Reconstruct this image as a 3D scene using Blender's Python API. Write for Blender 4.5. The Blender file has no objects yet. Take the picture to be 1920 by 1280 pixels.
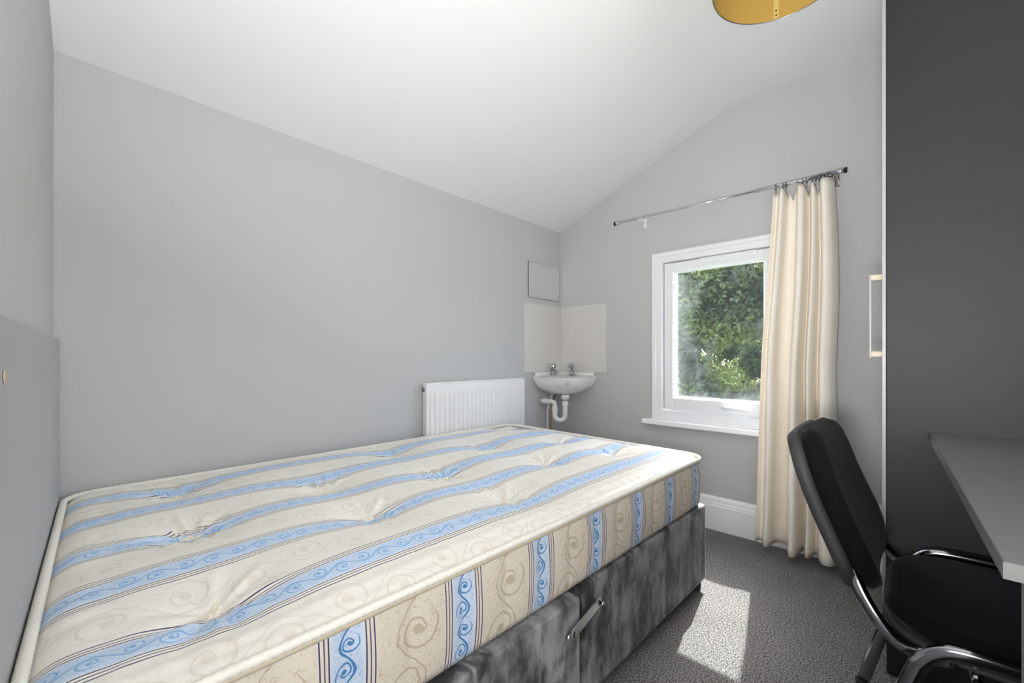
import bpy, bmesh, math, random
from mathutils import Vector, Matrix
random.seed(7)
PI = math.pi
S = bpy.context.scene
C = S.collection

# ------------------------------------------------------------------ camera
FPX = 775.0
cam = bpy.data.cameras.new('camera'); co = bpy.data.objects.new('camera', cam); C.objects.link(co)
cam.sensor_width = 36.0; cam.lens = FPX / 1920 * 36.0; cam.shift_y = 28 / 1920.0
cam.clip_start = 0.01; cam.clip_end = 200
H = 0.98
co.location = (0, 0, H); co.rotation_euler = (PI / 2, 0, math.radians(43.3))
S.camera = co

# ------------------------------------------------------------------ world, sun, lights, exposure
W = bpy.data.worlds.new('world'); S.world = W; W.use_nodes = True
wn = W.node_tree; bg = wn.nodes['Background']
sky = wn.nodes.new('ShaderNodeTexSky'); sky.sky_type = 'NISHITA'; sky.sun_disc = False
sky.sun_elevation = math.radians(50); sky.sun_rotation = math.radians(-9); sky.dust_density = 2.0
wn.links.new(sky.outputs[0], bg.inputs[0]); bg.inputs[1].default_value = 1.6

sun = bpy.data.lights.new('sun', 'SUN'); sun.energy = 8.5; sun.angle = math.radians(0.6); sun.color = (1, .96, .9)
so = bpy.data.objects.new('sun', sun); C.objects.link(so); so.location = (-1.5, 9, 9)
so.rotation_euler = Vector((.155, -1, -1.25)).to_track_quat('-Z', 'Y').to_euler()

def area(name, loc, d, sx, sy, e, col=(1, 1, 1)):
    l = bpy.data.lights.new(name, 'AREA'); l.shape = 'RECTANGLE'; l.size = sx; l.size_y = sy; l.energy = e; l.color = col
    o = bpy.data.objects.new(name, l); C.objects.link(o); o.location = loc
    o.rotation_euler = Vector(d).to_track_quat('-Z', 'Y').to_euler()
    return o
# unseen fill light added in the doorway opening to brighten the room
area('doorway_fill', (0.70, 0.27, 1.0), (-1, .0, .08), .66, 1.9, 9)
# second added fill lamp, out of view by the camera, aimed at the ceiling
area('bounce_fill', (-0.05, 0, .88), (.28, .5, 1), .2, .2, 31, (1, .985, .965))

S.view_settings.view_transform = 'Standard'; S.view_settings.look = 'None'
S.view_settings.exposure = 0.45; S.view_settings.gamma = 1.0; S.view_settings.use_curve_mapping = False
S.cycles.max_bounces = 10; S.cycles.diffuse_bounces = 6; S.cycles.transparent_max_bounces = 12

# ------------------------------------------------------------------ node helpers
class N:
    """a node socket with arithmetic"""
    def __init__(s, nt, sock): s.nt = nt; s.s = sock
    def _m(s, op, b=None, c=None):
        n = s.nt.nodes.new('ShaderNodeMath'); n.operation = op
        for i, v in enumerate((s, b, c)):
            if v is None: continue
            if isinstance(v, N): s.nt.links.new(v.s, n.inputs[i])
            else: n.inputs[i].default_value = v
        return N(s.nt, n.outputs[0])
    def __add__(s, o): return s._m('ADD', o)
    def __sub__(s, o): return s._m('SUBTRACT', o)
    def __mul__(s, o): return s._m('MULTIPLY', o)
    def __truediv__(s, o): return s._m('DIVIDE', o)
    def abs(s): return s._m('ABSOLUTE')
    def lt(s, o): return s._m('LESS_THAN', o)
    def gt(s, o): return s._m('GREATER_THAN', o)
    def mx(s, o): return s._m('MAXIMUM', o)
    def mn(s, o): return s._m('MINIMUM', o)
    def floor(s): return s._m('FLOOR')
    def fract(s): return s._m('FRACT')
    def sin(s): return s._m('SINE')
    def sqrt(s): return s._m('SQRT')
    def atan2(s, o): return s._m('ARCTAN2', o)
    def pmod(s, o): return s._m('FLOORED_MODULO', o)
    def smooth(s, a, b):
        n = s.nt.nodes.new('ShaderNodeMapRange'); n.interpolation_type = 'SMOOTHSTEP'
        s.nt.links.new(s.s, n.inputs[0]); n.inputs[1].default_value = a; n.inputs[2].default_value = b
        return N(s.nt, n.outputs[0])

def lin(r, g, b):
    f = lambda c: ((c / 255 + .055) / 1.055) ** 2.4 if c > 10 else c / 255 / 12.92
    return (f(r), f(g), f(b), 1)

def mixc(nt, fac, a, b):
    n = nt.nodes.new('ShaderNodeMix'); n.data_type = 'RGBA'
    if isinstance(fac, N): nt.links.new(fac.s, n.inputs[0])
    else: n.inputs[0].default_value = fac
    for i, v in ((6, a), (7, b)):
        if isinstance(v, tuple): n.inputs[i].default_value = v
        else: nt.links.new(v, n.inputs[i])
    return n.outputs[2]

def tex(nt, kind='object'):
    n = nt.nodes.new('ShaderNodeTexCoord')
    return n.outputs['Object' if kind == 'object' else 'UV']

def noise(nt, co_, scale, detail=3, rough=.5, dist=0):
    n = nt.nodes.new('ShaderNodeTexNoise'); nt.links.new(co_, n.inputs['Vector'])
    n.inputs['Scale'].default_value = scale; n.inputs['Detail'].default_value = detail
    n.inputs['Roughness'].default_value = rough; n.inputs['Distortion'].default_value = dist
    return N(nt, n.outputs['Fac'])

def bump(nt, h, bs, strength=.3, dist=.002):
    n = nt.nodes.new('ShaderNodeBump'); n.inputs['Strength'].default_value = strength; n.inputs['Distance'].default_value = dist
    nt.links.new(h.s, n.inputs['Height']); nt.links.new(n.outputs[0], bs.inputs['Normal'])

MATS = {}
def mat(name, col, rough=.6, metal=0, spec=.5, var=0, vscale=4, bmp=0, bscale=60, bdist=.001, sheen=0, trans=0):
    m = bpy.data.materials.new(name); m.use_nodes = True; nt = m.node_tree; b = nt.nodes['Principled BSDF']
    b.inputs['Roughness'].default_value = rough; b.inputs['Metallic'].default_value = metal
    b.inputs['Specular IOR Level'].default_value = spec
    if sheen: b.inputs['Sheen Weight'].default_value = sheen; b.inputs['Sheen Roughness'].default_value = .4
    t = tex(nt)
    k = tuple(max(0, c * (1 - var)) for c in col[:3]) + (1,); k2 = tuple(min(1, c * (1 + var)) for c in col[:3]) + (1,)
    nf = noise(nt, t, vscale, 4)
    nt.links.new(mixc(nt, nf, k, k2), b.inputs['Base Color'])
    if bmp: bump(nt, noise(nt, t, bscale, 3), b, bmp, bdist)
    MATS[name] = m
    return m

mat('wall_paint', lin(193, 193, 193), .75, spec=.25, var=.025, vscale=1.5, bmp=.25, bscale=22, bdist=.0012)
mat('ceiling_paint', lin(226, 226, 226), .85, spec=.2, var=.012, vscale=1.2, bmp=.2, bscale=12, bdist=.0015)
mat('gloss_white', lin(250, 250, 250), .3, var=.012, vscale=8)
mat('upvc', lin(236, 237, 239), .28, var=.012, vscale=6)
mat('radiator_white', lin(236, 235, 233), .35, var=.012)
mat('ceramic', lin(240, 240, 240), .08, var=.01)
mat('plastic_white', lin(233, 233, 232), .35, var=.01)
mat('chrome', lin(225, 225, 230), .08, metal=1, var=.02)
mat('zinc', lin(215, 215, 212), .38, metal=1, var=.12, vscale=90)
mat('dark_hole', lin(25, 24, 23), .8)
mat('beige_plastic', lin(205, 190, 165), .5, var=.03)
mat('dark_laminate', lin(38, 38, 38), .55, spec=.4, var=.04, vscale=50, bmp=.08, bscale=300, bdist=.0004)
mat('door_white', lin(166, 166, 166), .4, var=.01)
mat('desk_laminate', lin(98, 98, 97), .5, spec=.4, var=.05, vscale=70, bmp=.1, bscale=400, bdist=.0004)
mat('desk_edge', lin(76, 76, 75), .5, var=.02)
mat('headboard_grey', lin(170, 170, 171), .5, var=.02, vscale=3)
mat('black_fabric', lin(14, 14, 15), .95, spec=.08, var=.25, vscale=260, bmp=.4, bscale=500, bdist=.0008, sheen=.04)
mat('black_plastic', lin(50, 50, 52), .6, spec=.3, var=.05, vscale=200, bmp=.15, bscale=500, bdist=.0003)
mat('chair_tube', lin(150, 150, 155), .12, metal=1, var=.03)
mat('piping_white', lin(238, 234, 226), .55, var=.02)
mat('tuft_felt', lin(240, 232, 214), .8, var=.06, vscale=200)
mat('grey_metal', lin(150, 150, 150), .3, metal=1, var=.05)
mat('shade_yellow', lin(170, 138, 68), .7, spec=.2, var=.04, vscale=3)
mat('shade_strip', lin(190, 165, 92), .5, var=.05)
mat('tile', lin(212, 209, 205), .12, var=.03, vscale=9)
mat('grout', lin(215, 215, 214), .7)
mat('hall_white', lin(225, 225, 222), .8)
mat('bark', lin(84, 68, 52), .9, var=.3, vscale=30)
mat('tap_chrome', lin(178, 179, 182), .1, metal=1, var=.1, vscale=60)
mat('emblem_grey', lin(130, 130, 130), .5)
mat('copper', lin(170, 140, 110), .35, metal=1, var=.1)
mat('lawn', lin(96, 118, 62), .9, var=.3, vscale=6)
mat('bulb_white', lin(240, 238, 230), .3)

def m_carpet():
    m = bpy.data.materials.new('carpet'); m.use_nodes = True; nt = m.node_tree; b = nt.nodes['Principled BSDF']
    b.inputs['Roughness'].default_value = 1; b.inputs['Specular IOR Level'].default_value = .1
    t = tex(nt); a = noise(nt, t, 210, 2, .6); c = noise(nt, t, 5, 3)
    f = (a.smooth(.38, .62) * .8) + (c * .2)
    nt.links.new(mixc(nt, f, lin(58, 58, 59), lin(168, 168, 168)), b.inputs['Base Color'])
    bump(nt, a, b, .9, .006); MATS['carpet'] = m
m_carpet()

def m_velvet():
    m = bpy.data.materials.new('crushed_velvet'); m.use_nodes = True; nt = m.node_tree; b = nt.nodes['Principled BSDF']
    b.inputs['Roughness'].default_value = .6; b.inputs['Specular IOR Level'].default_value = .3
    b.inputs['Sheen Weight'].default_value = .35; b.inputs['Sheen Roughness'].default_value = .35
    mp = nt.nodes.new('ShaderNodeMapping'); mp.inputs['Rotation'].default_value = (.6, 0, 0); mp.inputs['Scale'].default_value = (1, 1.5, .75)
    nt.links.new(tex(nt), mp.inputs[0]); v = mp.outputs[0]
    a = noise(nt, v, 5, 5, .55, .8); c = noise(nt, v, 17, 5, .6, 1.0)
    f = (a * .66 + c * .34).smooth(.38, .63)
    nt.links.new(mixc(nt, f, lin(44, 44, 45), lin(146, 146, 146)), b.inputs['Base Color'])
    bump(nt, a * .7 + c * .5, b, .5, .006); MATS['velvet'] = m
m_velvet()

def m_ticking(name, P, u0, bandc, strokec, fieldc, damc, navy):
    """woven mattress ticking: scrolled blue bands edged by navy threads on a cream damask field; UV in metres"""
    m = bpy.data.materials.new(name); m.use_nodes = True; nt = m.node_tree; b = nt.nodes['Principled BSDF']
    uv = nt.nodes.new('ShaderNodeTexCoord').outputs['UV']
    sx = nt.nodes.new('ShaderNodeSeparateXYZ'); nt.links.new(uv, sx.inputs[0])
    u = N(nt, sx.outputs[0]); v = N(nt, sx.outputs[1])
    s = (u - (u0 - P / 2)).pmod(P) - P / 2
    a = s.abs()
    def scroll(s, v, pv, cx, bb, R, amp, w, sw=.13):
        k = (v / pv).floor(); par = k.pmod(2.0) * 2.0 - 1.0
        vv = ((v / pv).fract() - .5) * pv
        x = s * par - cx
        r = (x * x + vv * vv).sqrt()
        th = (vv * par).atan2(x) / (2 * PI)
        sp = ((r / bb - th).fract() - .5).abs().lt(sw) * r.lt(R)
        eye = r.lt(bb * .35)
        vine = (s + (v * (PI / pv)).sin() * (-amp) * 1.0).abs().lt(w)
        return sp.mx(eye).mx(vine * r.gt(R * .8))
    core = a.lt(.0275)
    wob = noise(nt, uv, 60, 2)
    leaf = (((noise(nt, uv, 85, 1, .5, 2.0) - .5).abs().lt(.024)) * a.lt(.024)) * .5
    sc = scroll(s + (wob - .5) * .004, v, .043, .004, .0105, .0165, .012, .0022).mx(leaf)
    line = (a - .0305).abs().lt(.0012).mx((a - .0375).abs().lt(.001)).mx((a - .045).abs().lt(.0012))
    s2 = u - u0; s2 = s2.pmod(P) - P / 2
    field = a.gt(.05)
    dl = ((noise(nt, uv, 34, 1, .5, 2.2) - .5).abs().lt(.016)) * .6
    dm = scroll(s2 + (wob - .5) * .012, v + .03, .098, .012, .027, .043, .03, .0021, .085).mx(dl) * field
    col = mixc(nt, dm, fieldc, damc)
    col = mixc(nt, core, col, bandc)
    col = mixc(nt, core * sc, col, strokec)
    col = mixc(nt, line, col, navy)
    nt.links.new(col, b.inputs['Base Color'])
    rg = (dm * -.16 + .5) - core * .08
    nt.links.new(rg.s, b.inputs['Roughness']); b.inputs['Specular IOR Level'].default_value = .5
    b.inputs['Sheen Weight'].default_value = .1
    bump(nt, noise(nt, uv, 700, 2) * .3 + dm * .5 + core * sc, b, .15, .0008)
    MATS[name] = m
m_ticking('ticking_top', .22, .01, lin(206, 223, 245), lin(128, 180, 228), lin(242, 238, 229), lin(231, 225, 213), lin(62, 58, 100))
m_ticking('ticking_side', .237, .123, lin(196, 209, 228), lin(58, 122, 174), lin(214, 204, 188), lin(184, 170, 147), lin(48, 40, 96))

def m_curtain():
    m = bpy.data.materials.new('curtain_cloth'); m.use_nodes = True; nt = m.node_tree; b = nt.nodes['Principled BSDF']
    b.inputs['Roughness'].default_value = .85; b.inputs['Specular IOR Level'].default_value = .2
    t = tex(nt)
    nt.links.new(mixc(nt, noise(nt, t, 14, 4), lin(250, 243, 230), lin(254, 249, 240)), b.inputs['Base Color'])
    bump(nt, noise(nt, t, 500, 2), b, .15, .0005)
    tr = nt.nodes.new('ShaderNodeBsdfTranslucent'); tr.inputs[0].default_value = lin(246, 226, 192)
    mx = nt.nodes.new('ShaderNodeMixShader'); mx.inputs[0].default_value = .08
    nt.links.new(b.outputs[0], mx.inputs[1]); nt.links.new(tr.outputs[0], mx.inputs[2])
    nt.links.new(mx.outputs[0], nt.nodes['Material Output'].inputs[0]); MATS['curtain'] = m
m_curtain()

def m_glass():
    m = bpy.data.materials.new('dusty_glass'); m.use_nodes = True; nt = m.node_tree
    nt.nodes.remove(nt.nodes['Principled BSDF'])
    t = tex(nt); sx = nt.nodes.new('ShaderNodeSeparateXYZ'); nt.links.new(t, sx.inputs[0])
    x = N(nt, sx.outputs[0]); z = N(nt, sx.outputs[2])
    big = noise(nt, t, 7, 4, .6)
    edge = (x * -1.0 + (big - .5) * .3).smooth(.08, .27).mx((z * -1.0 + (big - .5) * .3).smooth(.27, .43))
    speck = noise(nt, t, 420, 2, .6).smooth(.52, .74)
    streak = big.smooth(.5, .75) * .05
    fac = edge * (speck * .17 + .018) + streak * .25 + .003
    tr = nt.nodes.new('ShaderNodeBsdfTransparent'); tr.inputs[0].default_value = (.95, .97, .97, 1)
    gl = nt.nodes.new('ShaderNodeBsdfGlossy'); gl.inputs['Roughness'].default_value = .02
    tl = nt.nodes.new('ShaderNodeBsdfTranslucent'); tl.inputs[0].default_value = (.75, .77, .8, 1)
    m1 = nt.nodes.new('ShaderNodeMixShader'); m1.inputs[0].default_value = .05
    nt.links.new(tr.outputs[0], m1.inputs[1]); nt.links.new(gl.outputs[0], m1.inputs[2])
    m2 = nt.nodes.new('ShaderNodeMixShader'); nt.links.new(fac.s, m2.inputs[0])
    nt.links.new(m1.outputs[0], m2.inputs[1]); nt.links.new(tl.outputs[0], m2.inputs[2])
    nt.links.new(m2.outputs[0], nt.nodes['Material Output'].inputs[0]); MATS['glass'] = m
m_glass()

def m_leaf():
    m = bpy.data.materials.new('leaf'); m.use_nodes = True; nt = m.node_tree; b = nt.nodes['Principled BSDF']
    b.inputs['Roughness'].default_value = .4
    t = tex(nt); f = noise(nt, t, 2.2, 3).smooth(.35, .65)
    c = mixc(nt, f, lin(48, 62, 46), lin(112, 124, 74))
    nt.links.new(c, b.inputs['Base Color'])
    tr = nt.nodes.new('ShaderNodeBsdfTranslucent'); nt.links.new(mixc(nt, f, lin(110, 126, 70), lin(214, 216, 130)), tr.inputs[0])
    mx = nt.nodes.new('ShaderNodeMixShader'); mx.inputs[0].default_value = .48
    nt.links.new(b.outputs[0], mx.inputs[1]); nt.links.new(tr.outputs[0], mx.inputs[2])
    nt.links.new(mx.outputs[0], nt.nodes['Material Output'].inputs[0]); MATS['leaf'] = m
m_leaf()

def m_mirror():
    m = mat('mirror', lin(250, 250, 250), .03, metal=1, var=.005)
m_mirror()

# ------------------------------------------------------------------ mesh helpers
def obj(name, bm, m, parent=None, smooth=False, off=(0, 0, 0)):
    """bmesh (in the thing's local coordinates) -> one object"""
    bmesh.ops.recalc_face_normals(bm, faces=bm.faces)
    me = bpy.data.meshes.new(name); bm.to_mesh(me); bm.free()
    for p in me.polygons: p.use_smooth = smooth
    o = bpy.data.objects.new(name, me); C.objects.link(o)
    me.materials.append(MATS[m] if isinstance(m, str) else m)
    if parent: o.parent = parent
    o.location = off
    return o
def thing(name, label, cat, loc=(0, 0, 0), rz=0, group=None):
    o = bpy.data.objects.new(name, None); C.objects.link(o); o.location = loc; o.rotation_euler = (0, 0, rz)
    o.empty_display_size = .05
    tag(o, label, cat, group); return o
def tag(o, label, cat, group=None):
    o['label'] = label; o['category'] = cat
    if group: o['group'] = group
    return o
def struct(o, label=None):
    o['kind'] = 'structure'
    if label: o['label'] = label
    return o
def box(bm, x0, x1, y0, y1, z0, z1, bev=0, seg=2, mtx=None):
    t = bmesh.new()
    vs = [t.verts.new((x, y, z)) for x in (x0, x1) for y in (y0, y1) for z in (z0, z1)]
    for f in ((0, 1, 3, 2), (4, 6, 7, 5), (0, 4, 5, 1), (2, 3, 7, 6), (0, 2, 6, 4), (1, 5, 7, 3)): t.faces.new([vs[i] for i in f])
    bmesh.ops.recalc_face_normals(t, faces=t.faces)
    if bev: bmesh.ops.bevel(t, geom=t.edges[:], offset=bev, segments=seg, profile=.5, affect='EDGES')
    if mtx: t.transform(mtx)
    me = bpy.data.meshes.new('t'); t.to_mesh(me); t.free(); bm.from_mesh(me); bpy.data.meshes.remove(me)
    return bm
def nbox(*a, **k): return box(bmesh.new(), *a, **k)
def tube(bm, pts, r, n=12, closed=False, cap=True, ry=None, up=(0, 0, 1)):
    """swept tube; r may be a list; ry gives an oval section"""
    P = [Vector(p) for p in pts]; L = len(P); rings = []; prev = None
    for i, p in enumerate(P):
        if closed: d = P[(i + 1) % L] - P[i - 1]
        else: d = P[min(i + 1, L - 1)] - P[max(i - 1, 0)]
        d.normalize()
        if prev is None:
            u = Vector(up)
            if abs(u.dot(d)) > .95: u = Vector((1, 0, 0))
        else: u = prev
        u = (u - d * u.dot(d)).normalized(); prev = u; w = d.cross(u)
        rr = r[i] if isinstance(r, (list, tuple)) else r; r2 = ry if ry else rr
        rings.append([bm.verts.new(p + u * (rr * math.cos(2 * PI * k / n)) + w * (r2 * math.sin(2 * PI * k / n))) for k in range(n)])
    for i in range(L if closed else L - 1):
        A, B = rings[i], rings[(i + 1) % L]
        for k in range(n): bm.faces.new((A[k], A[(k + 1) % n], B[(k + 1) % n], B[k]))
    if cap and not closed: bm.faces.new(rings[0][::-1]); bm.faces.new(rings[-1])
    return bm
def lathe(bm, prof, n=24, c=(0, 0, 0), mtx=None):
    t = bmesh.new(); rings = []
    for r, z in prof:
        rings.append([t.verts.new((max(r, 1e-5) * math.cos(2 * PI * k / n), max(r, 1e-5) * math.sin(2 * PI * k / n), z)) for k in range(n)])
    for A, B in zip(rings, rings[1:]):
        for k in range(n): t.faces.new((A[k], A[(k + 1) % n], B[(k + 1) % n], B[k]))
    t.transform((mtx or Matrix()).copy()); t.transform(Matrix.Translation(c))
    me = bpy.data.meshes.new('t'); t.to_mesh(me); t.free(); bm.from_mesh(me); bpy.data.meshes.remove(me)
    return bm
def smoothpath(ctrl, n=8):
    """Catmull-Rom through control points"""
    P = [Vector(p) for p in ctrl]; P = [P[0] * 2 - P[1]] + P + [P[-1] * 2 - P[-2]]; out = []
    for i in range(1, len(P) - 2):
        for k in range(n):
            t = k / n; a, b, c, d = P[i - 1:i + 3]
            out.append(.5 * (2 * b + (c - a) * t + (2 * a - 5 * b + 4 * c - d) * t * t + (3 * b - a - 3 * c + d) * t ** 3))
    out.append(P[-2]); return out
def prism(bm, poly, z0, z1, axis='z'):
    """extrude a 2D polygon; axis z: (x,y), axis y: (x,z), axis x: (y,z)"""
    f = {'z': lambda p, h: (p[0], p[1], h), 'y': lambda p, h: (p[0], h, p[1]), 'x': lambda p, h: (h, p[0], p[1])}[axis]
    a = [bm.verts.new(f(p, z0)) for p in poly]; b = [bm.verts.new(f(p, z1)) for p in poly]; n = len(poly)
    bm.faces.new(a); bm.faces.new(b[::-1])
    for i in range(n): bm.faces.new((a[i], b[i], b[(i + 1) % n], a[(i + 1) % n]))
    return bm
def rot_to(d):  # z axis -> d
    return Vector(d).to_track_quat('Z', 'Y').to_matrix().to_4x4()

# ------------------------------------------------------------------ room shell
XL, YF, XR = -1.865, 2.505, 0.65           # left wall, window wall, right wall
ZE, ZC = 1.905, 2.374                       # eave and flat ceiling heights
def near_y(x): return -.041 - .034 * (x - XL)
b = prism(bmesh.new(), [(XL - .1, -.4), (.66, -.4), (.66, YF + .12), (XL - .1, YF + .12)], -.1, 0)
struct(obj('floor', b, 'carpet'), 'dark grey loop pile carpet')
b = nbox(XL - .1, XL, -.4, YF + .12, 0, ZE + .03); struct(obj('wall_left', b, 'wall_paint'), 'light grey painted wall behind the bed')
# window wall, with the opening
WX0, WX1, WZ0, WZ1 = -1.115, -.425, .585, 1.59
b = bmesh.new()
box(b, XL - .1, WX0, YF, YF + .12, 0, 2.5); box(b, WX1, XR + .1, YF, YF + .12, 0, 2.5)
box(b, WX0, WX1, YF, YF + .12, 0, WZ0); box(b, WX0, WX1, YF, YF + .12, WZ1, 2.5)
struct(obj('wall_far', b, 'wall_paint'), 'light grey painted wall with the window')
b = prism(bmesh.new(), [(XL - .1, near_y(XL - .1)), (XR + .1, near_y(XR + .1)), (XR + .1, near_y(XR + .1) - .1), (XL - .1, near_y(XL - .1) - .1)], 0, 2.5)
struct(obj('wall_near', b, 'wall_paint'), 'light grey painted wall behind the headboard')
b = bmesh.new()
DY0, DY1, DZ = -.08, .62, 1.98  # unseen doorway opening, added to hold the fill light
box(b, XR, XR + .1, DY1, YF + .12, 0, 2.5); box(b, XR, XR + .1, DY0, DY1, DZ, 2.5); box(b, XR, XR + .1, -.3, DY0, 0, 2.5)
struct(obj('wall_right', b, 'wall_paint'), 'light grey painted wall with an added doorway opening')
# invented landing beyond the added doorway
b = bmesh.new()
box(b, 1.6, 1.65, -.5, 1.1, 0, 2.3); box(b, XR + .1, 1.65, -.55, -.5, 0, 2.3); box(b, XR + .1, 1.65, 1.1, 1.15, 0, 2.3)
box(b, XR + .1, 1.65, -.5, 1.1, 2.3, 2.35); box(b, XR + .01, 1.65, -.5, 1.1, -.05, 0)
struct(obj('wall_landing', b, 'hall_white'), 'plain walls of the invented landing outside the added doorway')
# ceiling: slope, coved knee, flat
pr = [(XL - .1, ZE - .04)]
knee = -.70; rk = .13
sl = (ZC - ZE) / (knee - XL)
pr = [(XL - .1, ZE - .1 * sl)]
for k in range(0, 13):
    t = k / 12; x = knee - rk + 2 * rk * t
    a0 = (knee - rk, ZC - rk * sl); a1 = (knee, ZC); a2 = (knee + rk, ZC)
    pr.append(tuple((1 - t) ** 2 * a0[i] + 2 * t * (1 - t) * a1[i] + t * t * a2[i] for i in (0, 1)))
pr.append((XR + .1, ZC))
b = bmesh.new(); YS = [-.35 + i * (YF + .47) / 12 for i in range(13)]
lo = [[b.verts.new((x, y, z)) for (x, z) in pr] for y in YS]
hi = [[b.verts.new((x, y, z + .12)) for (x, z) in pr] for y in YS]
for i in range(12):
    for j in range(len(pr) - 1):
        b.faces.new((lo[i][j], lo[i][j + 1], lo[i + 1][j + 1], lo[i + 1][j])); b.faces.new((hi[i][j], hi[i + 1][j], hi[i + 1][j + 1], hi[i][j + 1]))
for i in (0, 12):
    for j in range(len(pr) - 1): b.faces.new((lo[i][j], hi[i][j], hi[i][j + 1], lo[i][j + 1]))
for j in (0, len(pr) - 1):
    for i in range(12): b.faces.new((lo[i][j], lo[i + 1][j], hi[i + 1][j], hi[i][j]))
o = struct(obj('ceiling', b, 'ceiling_paint', smooth=True), 'white sloping ceiling coved into a flat centre')
em = o.modifiers.new('split', 'EDGE_SPLIT'); em.split_angle = math.radians(40)

# skirting boards: stepped Victorian profile
prof = [(0, 0), (.022, 0), (.022, .135), (.018, .14), (.018, .148), (.014, .156), (.012, .172), (.006, .182), (0, .186)]
b = prism(bmesh.new(), [(YF - d, z) for d, z in prof], XL + .003, -.03, 'x'); struct(obj('baseboard_far', b, 'gloss_white'), 'tall white moulded skirting under the window')
b = prism(bmesh.new(), [(XL + d, z) for d, z in prof], .02, YF - .03, 'y'); struct(obj('baseboard_left', b, 'gloss_white'), 'white skirting behind the bed')

# slightly proud band over the window, in the wall paint
b = nbox(-1.13, -.43, YF - .004, YF + .002, 1.608, 1.640, bev=.0015); struct(obj('trim_1', b, 'wall_paint'), 'thin grey raised band over the window')

# ------------------------------------------------------------------ window
def ring(x0, x1, z0, z1, ix0, ix1, iz0, iz1, y0, y1, bev=.004):
    bm = bmesh.new()
    box(bm, x0, ix0, y0, y1, z0, z1, bev); box(bm, ix1, x1, y0, y1, z0, z1, bev)
    box(bm, ix0 - .002, ix1 + .002, y0 + .0006, y1, z0, iz0, bev); box(bm, ix0 - .002, ix1 + .002, y0 + .0006, y1, iz1, z1, bev)
    return bm
wc = Vector((-.77, YF, .59))
win = bpy.data.objects.new('window_1', None); C.objects.link(win); win.location = wc; struct(win, 'white framed casement window with dusty glass'); win.empty_display_size = .1
def wl(bm): bm.transform(Matrix.Translation(-wc)); return bm
obj('frame', wl(ring(-1.126, -.414, .596, 1.606, -1.072, -.468, .650, 1.556, YF - .022, YF + .10)), 'upvc', win)
obj('outer_bead', wl(ring(-1.136, -.404, .592, 1.616, -1.110, -.430, .606, 1.590, YF - .030, YF - .018, .003)), 'upvc', win)
cas = obj('casement', wl(ring(-1.066, -.474, .656, 1.55, -1.012, -.528, .728, 1.496, YF - .002, YF + .07, .005)), 'upvc', win)
obj('glazing_bead', wl(ring(-1.016, -.524, .724, 1.50, -1.004, -.536, .738, 1.487, YF + .018, YF + .034, .003)), 'upvc', cas)
g = nbox(-.245, .245, -.003, .003, -.385, .385); po = obj('pane', g, 'glass', win, off=Vector((-.77, YF + .045, 1.1125)) - wc)
b = bmesh.new(); box(b, -1.185, -.35, YF - .066, YF - .0005, .562, .592, .005); obj('window_sill', wl(b), 'gloss_white', win)
b = bmesh.new(); box(b, -.85, -.555, YF - .036, YF - .018, 1.520, 1.546, .004)
box(b, -.835, -.715, YF - .042, YF - .034, 1.526, 1.540, .003); box(b, -.69, -.57, YF - .042, YF - .034, 1.526, 1.540, .003)
obj('trickle_vent', wl(b), 'upvc', win)
b = bmesh.new(); box(b, -.735, -.685, YF - .014, YF - .003, .683, .706, .004); box(b, -.722, -.704, YF - .032, YF - .012, .686, .702, .004)
hd = obj('handle', wl(b), 'upvc', win)
b = tube(bmesh.new(), smoothpath([(-.713, YF - .034, .694), (-.66, YF - .038, .692), (-.59, YF - .032, .687)], 6), [.009] * 6 + [.008] * 6 + [.006], 10, ry=.006)
obj('lever', wl(b), 'upvc', hd, True)
b = nbox(-.733, -.723, YF - .018, YF - .0135, .688, .701, .001); obj('key_plug', wl(b), 'beige_plastic', hd)

# ------------------------------------------------------------------ divan bed base
BA = math.radians(-1.75)
B0 = Vector((-.655, -.045, 0))
Rb = Matrix.Rotation(BA, 3, 'Z')
def bw(lx, ly, z): return B0 + Rb @ Vector((lx - .6, ly + .94, 0)) + Vector((0, 0, z))    # bed-local -> world
base = thing('divan_bed_base', 'dark grey crushed velvet divan base under the striped mattress', 'bed base', bw(0, 0, 0), BA)
def section(y0, y1, x1, zt):
    bm = nbox(-.585, x1, y0, y1, .045, zt, bev=.008, seg=3)
    return bm
s1 = obj('base_section', section(-.92, .004, .624, .361), 'velvet', base)
s2 = obj('base_section', section(.050, .935, .597, .358), 'velvet', base)
b = bmesh.new(); box(b, .5955, .5985, .052, .934, .060, .064, .001); box(b, .5955, .5985, .10, .1025, .05, .35, .001); obj('seam', b, 'velvet', s2)
b = bmesh.new(); box(b, .6225, .6255, -.03, -.027, .05, .35, .001); obj('seam', b, 'velvet', s1)
# zinc link bar bridging the two halves
b = bmesh.new()
sl_ = []
for k in range(13): a = PI / 2 + PI * k / 12; sl_.append((-.052 + .013 * math.cos(a), .3 + .013 * math.sin(a)))
for k in range(13): a = -PI / 2 + PI * k / 12; sl_.append((.105 + .013 * math.cos(a), .3 + .013 * math.sin(a)))
LM = Matrix.Translation((.628, .026, 0)) @ Matrix.Rotation(math.radians(11), 4, 'Z') @ Matrix.Translation((-.622, -.026, 0))
prism(b, sl_, .621, .6245, 'x'); b.transform(LM)
lb = obj('link_bar', b, 'zinc', base)
b = bmesh.new(); prism(b, [(.098, .293), (.112, .293), (.108, .307), (.102, .307)], .6235, .6252, 'x'); b.transform(LM); obj('slot', b, 'dark_hole', lb)
b = bmesh.new(); prism(b, [(-.059, .291), (-.053, .291), (-.053, .309), (-.059, .309)], .6235, .6252, 'x'); b.transform(LM); obj('slot', b, 'dark_hole', lb)
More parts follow.
